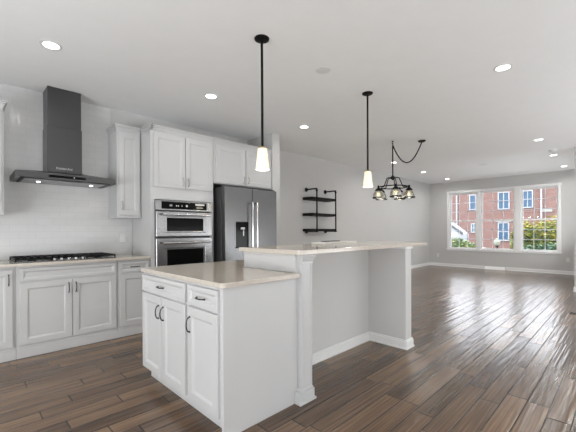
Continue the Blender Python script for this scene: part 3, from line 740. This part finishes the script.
# porch with a white gable and dark rail at the lower left
def OY(y, X): return -4.685+(y+4.685)*X/24
XP = 30.
g = thing('porch', 'white porch roof with a dark slanted rake in front of the brick building', 'porch', (XP, OY(3.6, XP), -1.5))
q = MB(); ya, yb = OY(3.15, XP), OY(4.4, XP); zt_ = 1.212+(1.75-1.212)*XP/24; zb_ = 1.212+(.95-1.212)*XP/24
q.quadmesh([[Vector((x, yb, -1.5)), Vector((x, ya, -1.5)), Vector((x, ya, zb_)), Vector((x, yb-.35, zt_)), Vector((x, yb, zt_))] for x in (XP, XP+2)])
q.build('porch_wall', WFR, g)
q = MB(); q.quadmesh([[Vector((x, yb-.35, zt_)), Vector((x, ya-.1, zb_-.05)), Vector((x, ya-.1, zb_+.14)), Vector((x, yb-.35, zt_+.15))] for x in (XP-.12, XP+.25)])
q.build('porch_roof', DARK, g)

# street lamp
X_ = 28.; yl = OY(1.045, X_)+0
yl = -4.685+(.078+4.685)*X_/20; zl_ = 1.212+(.60-1.212)*X_/20
g = thing('street_lamp', 'globe street lamp on a dark post in front of the brick building', 'street lamp', (X_, yl, -1.5))
MB().lathe((X_, yl, -1.5), [(.12, 0), (.12, .15), (.06, .25), (.05, 1.4), (.05, zl_+1.5-.42), (.10, zl_+1.5-.38), (.10, zl_+1.5-.28)], 14).build('lamp_post', BLACK, g, True)
MB().lathe((X_, yl, zl_-.27), [(.10, 0), (.19, .10), (.22, .24), (.19, .36), (.10, .46), (.03, .52)], 18).build('lamp_globe', mat('milky_globe', (.24, .25, .19), .4), g, True)

def foliage_mat(name, cols):
    m = bpy.data.materials.new(name); m.use_nodes = True; nt = m.node_tree; b_ = nt.nodes['Principled BSDF']
    a = nt.nodes.new('ShaderNodeAttribute'); a.attribute_name = 'leaf_tint'; r = nt.nodes.new('ShaderNodeValToRGB')
    while len(r.color_ramp.elements) < len(cols): r.color_ramp.elements.new(.5)
    for i, c_ in enumerate(cols): r.color_ramp.elements[i].position = i/(len(cols)-1); r.color_ramp.elements[i].color = (*c_, 1)
    nt.links.new(a.outputs['Fac'], r.inputs[0]); nt.links.new(r.outputs[0], b_.inputs['Base Color']); b_.inputs['Roughness'].default_value = .6
    return m
def shrub(name, label, cat, blobs, n, m, leaf=.11, zbase=-1.5):
    cx_, cy_, cz_ = blobs[0][:3]
    g = thing(name, label, cat, (cx_, cy_, zbase))
    vs, fs, tint = [], [], []
    for i in range(n):
        bx, by, bz, br, bh = random.choice(blobs)
        d = Vector((random.gauss(0, 1), random.gauss(0, 1), random.gauss(0, 1))).normalized()*random.uniform(.55, 1)
        p = Vector((bx+d.x*br, by+d.y*br, bz+d.z*bh))
        q = Matrix.Rotation(random.uniform(0, 6.28), 3, 'Z') @ Matrix.Rotation(random.uniform(-1.2, 1.2), 3, 'X')
        L_ = leaf*random.uniform(.6, 1.4); k = len(vs)
        for a_, c_ in ((-L_, 0), (0, -L_*.45), (L_, 0), (0, L_*.45)): vs.append(p+q @ Vector((a_, c_, 0))-Vector(g.location))
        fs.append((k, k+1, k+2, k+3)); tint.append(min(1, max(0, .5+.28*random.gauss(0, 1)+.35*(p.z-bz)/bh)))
    me = bpy.data.meshes.new('foliage'); me.from_pydata(vs, [], fs); me.materials.append(m)
    at = me.attributes.new('leaf_tint', 'FLOAT', 'FACE'); at.data.foreach_set('value', tint)
    o = bpy.data.objects.new('foliage', me); COL.objects.link(o); o.parent = g
    q = MB(); top = cz_
    q.tube([(cx_, cy_, zbase), (cx_+.05, cy_, (zbase+top)/2), (cx_, cy_+.05, top)], [.12, .09, .04], 8)
    for bx, by, bz, br, bh in blobs[1:4]: q.tube([(cx_, cy_, (zbase+top)/2), (bx, by, bz)], [.06, .03], 6)
    q.build('trunk', mat('brown_bark', (.10, .07, .05), .9), g, True)
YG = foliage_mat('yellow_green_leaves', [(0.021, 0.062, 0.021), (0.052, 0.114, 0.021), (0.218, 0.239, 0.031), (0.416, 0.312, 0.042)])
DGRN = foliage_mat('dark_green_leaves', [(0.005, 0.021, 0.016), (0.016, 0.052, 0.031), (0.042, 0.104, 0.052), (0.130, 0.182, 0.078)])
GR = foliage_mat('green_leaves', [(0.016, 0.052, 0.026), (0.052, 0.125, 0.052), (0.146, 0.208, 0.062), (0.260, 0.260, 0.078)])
TX = 22.
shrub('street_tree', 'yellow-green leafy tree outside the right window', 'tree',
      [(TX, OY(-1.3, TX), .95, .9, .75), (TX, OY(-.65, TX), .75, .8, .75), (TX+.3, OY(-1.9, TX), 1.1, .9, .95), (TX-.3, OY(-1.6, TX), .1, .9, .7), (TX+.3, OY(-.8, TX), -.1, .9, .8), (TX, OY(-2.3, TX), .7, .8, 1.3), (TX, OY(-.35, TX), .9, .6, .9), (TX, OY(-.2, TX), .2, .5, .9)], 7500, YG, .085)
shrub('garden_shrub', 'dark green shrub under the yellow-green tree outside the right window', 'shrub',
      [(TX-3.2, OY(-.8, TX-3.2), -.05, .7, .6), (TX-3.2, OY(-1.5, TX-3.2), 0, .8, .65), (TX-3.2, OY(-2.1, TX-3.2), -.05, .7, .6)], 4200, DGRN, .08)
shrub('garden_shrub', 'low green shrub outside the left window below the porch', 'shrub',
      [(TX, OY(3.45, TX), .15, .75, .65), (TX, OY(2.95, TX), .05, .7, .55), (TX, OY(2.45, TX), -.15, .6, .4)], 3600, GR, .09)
shrub('thin_shrub', 'slim yellow shrub at the right side of the middle window view', 'shrub',
      [(TX+4, OY(-.02, TX+4)+.15, .35, .22, .75), (TX+4, OY(.0, TX+4)+.1, -.5, .3, .5)], 700, YG, .09)
# parked car, white, partly seen at the lower left
CX = 27.
g = thing('parked_car', 'white car parked in front of the brick building, seen low in the left window', 'car', (CX, OY(2.35, CX), -1.5))
yc_ = OY(2.35, CX); zc = -1.5
prof = [(-2.1, .35), (-2.15, .75), (-1.9, .98), (-1.1, 1.08), (-.55, 1.50), (.75, 1.52), (1.35, 1.10), (2.0, 1.0), (2.15, .7), (2.1, .35)]
q = MB(); q.quadmesh([[Vector((CX+x, yc_+a*.9*s_, zc+b_*.95)) for a, b_ in prof] for x, s_ in ((-.85, .98), (-.75, 1), (.75, 1), (.85, .98))])
cb = q.build('car_body', mat('white_car_paint', (.36, .37, .38), .25), g, True)
q = MB(); q.box(CX-.87, CX-.855, yc_-.60, yc_+.70, zc+1.06, zc+1.36, bev=.01); q.build('side_window', DGL, g)
for y in (-1.2, 1.2):
    for x in (-.86, .74): MB().lathe((CX+x, yc_+y*.95, zc+.32), [(.20, 0), (.32, .0), (.32, .12), (.20, .12)], 20, axis='X').build('wheel', BLACK, g, True)
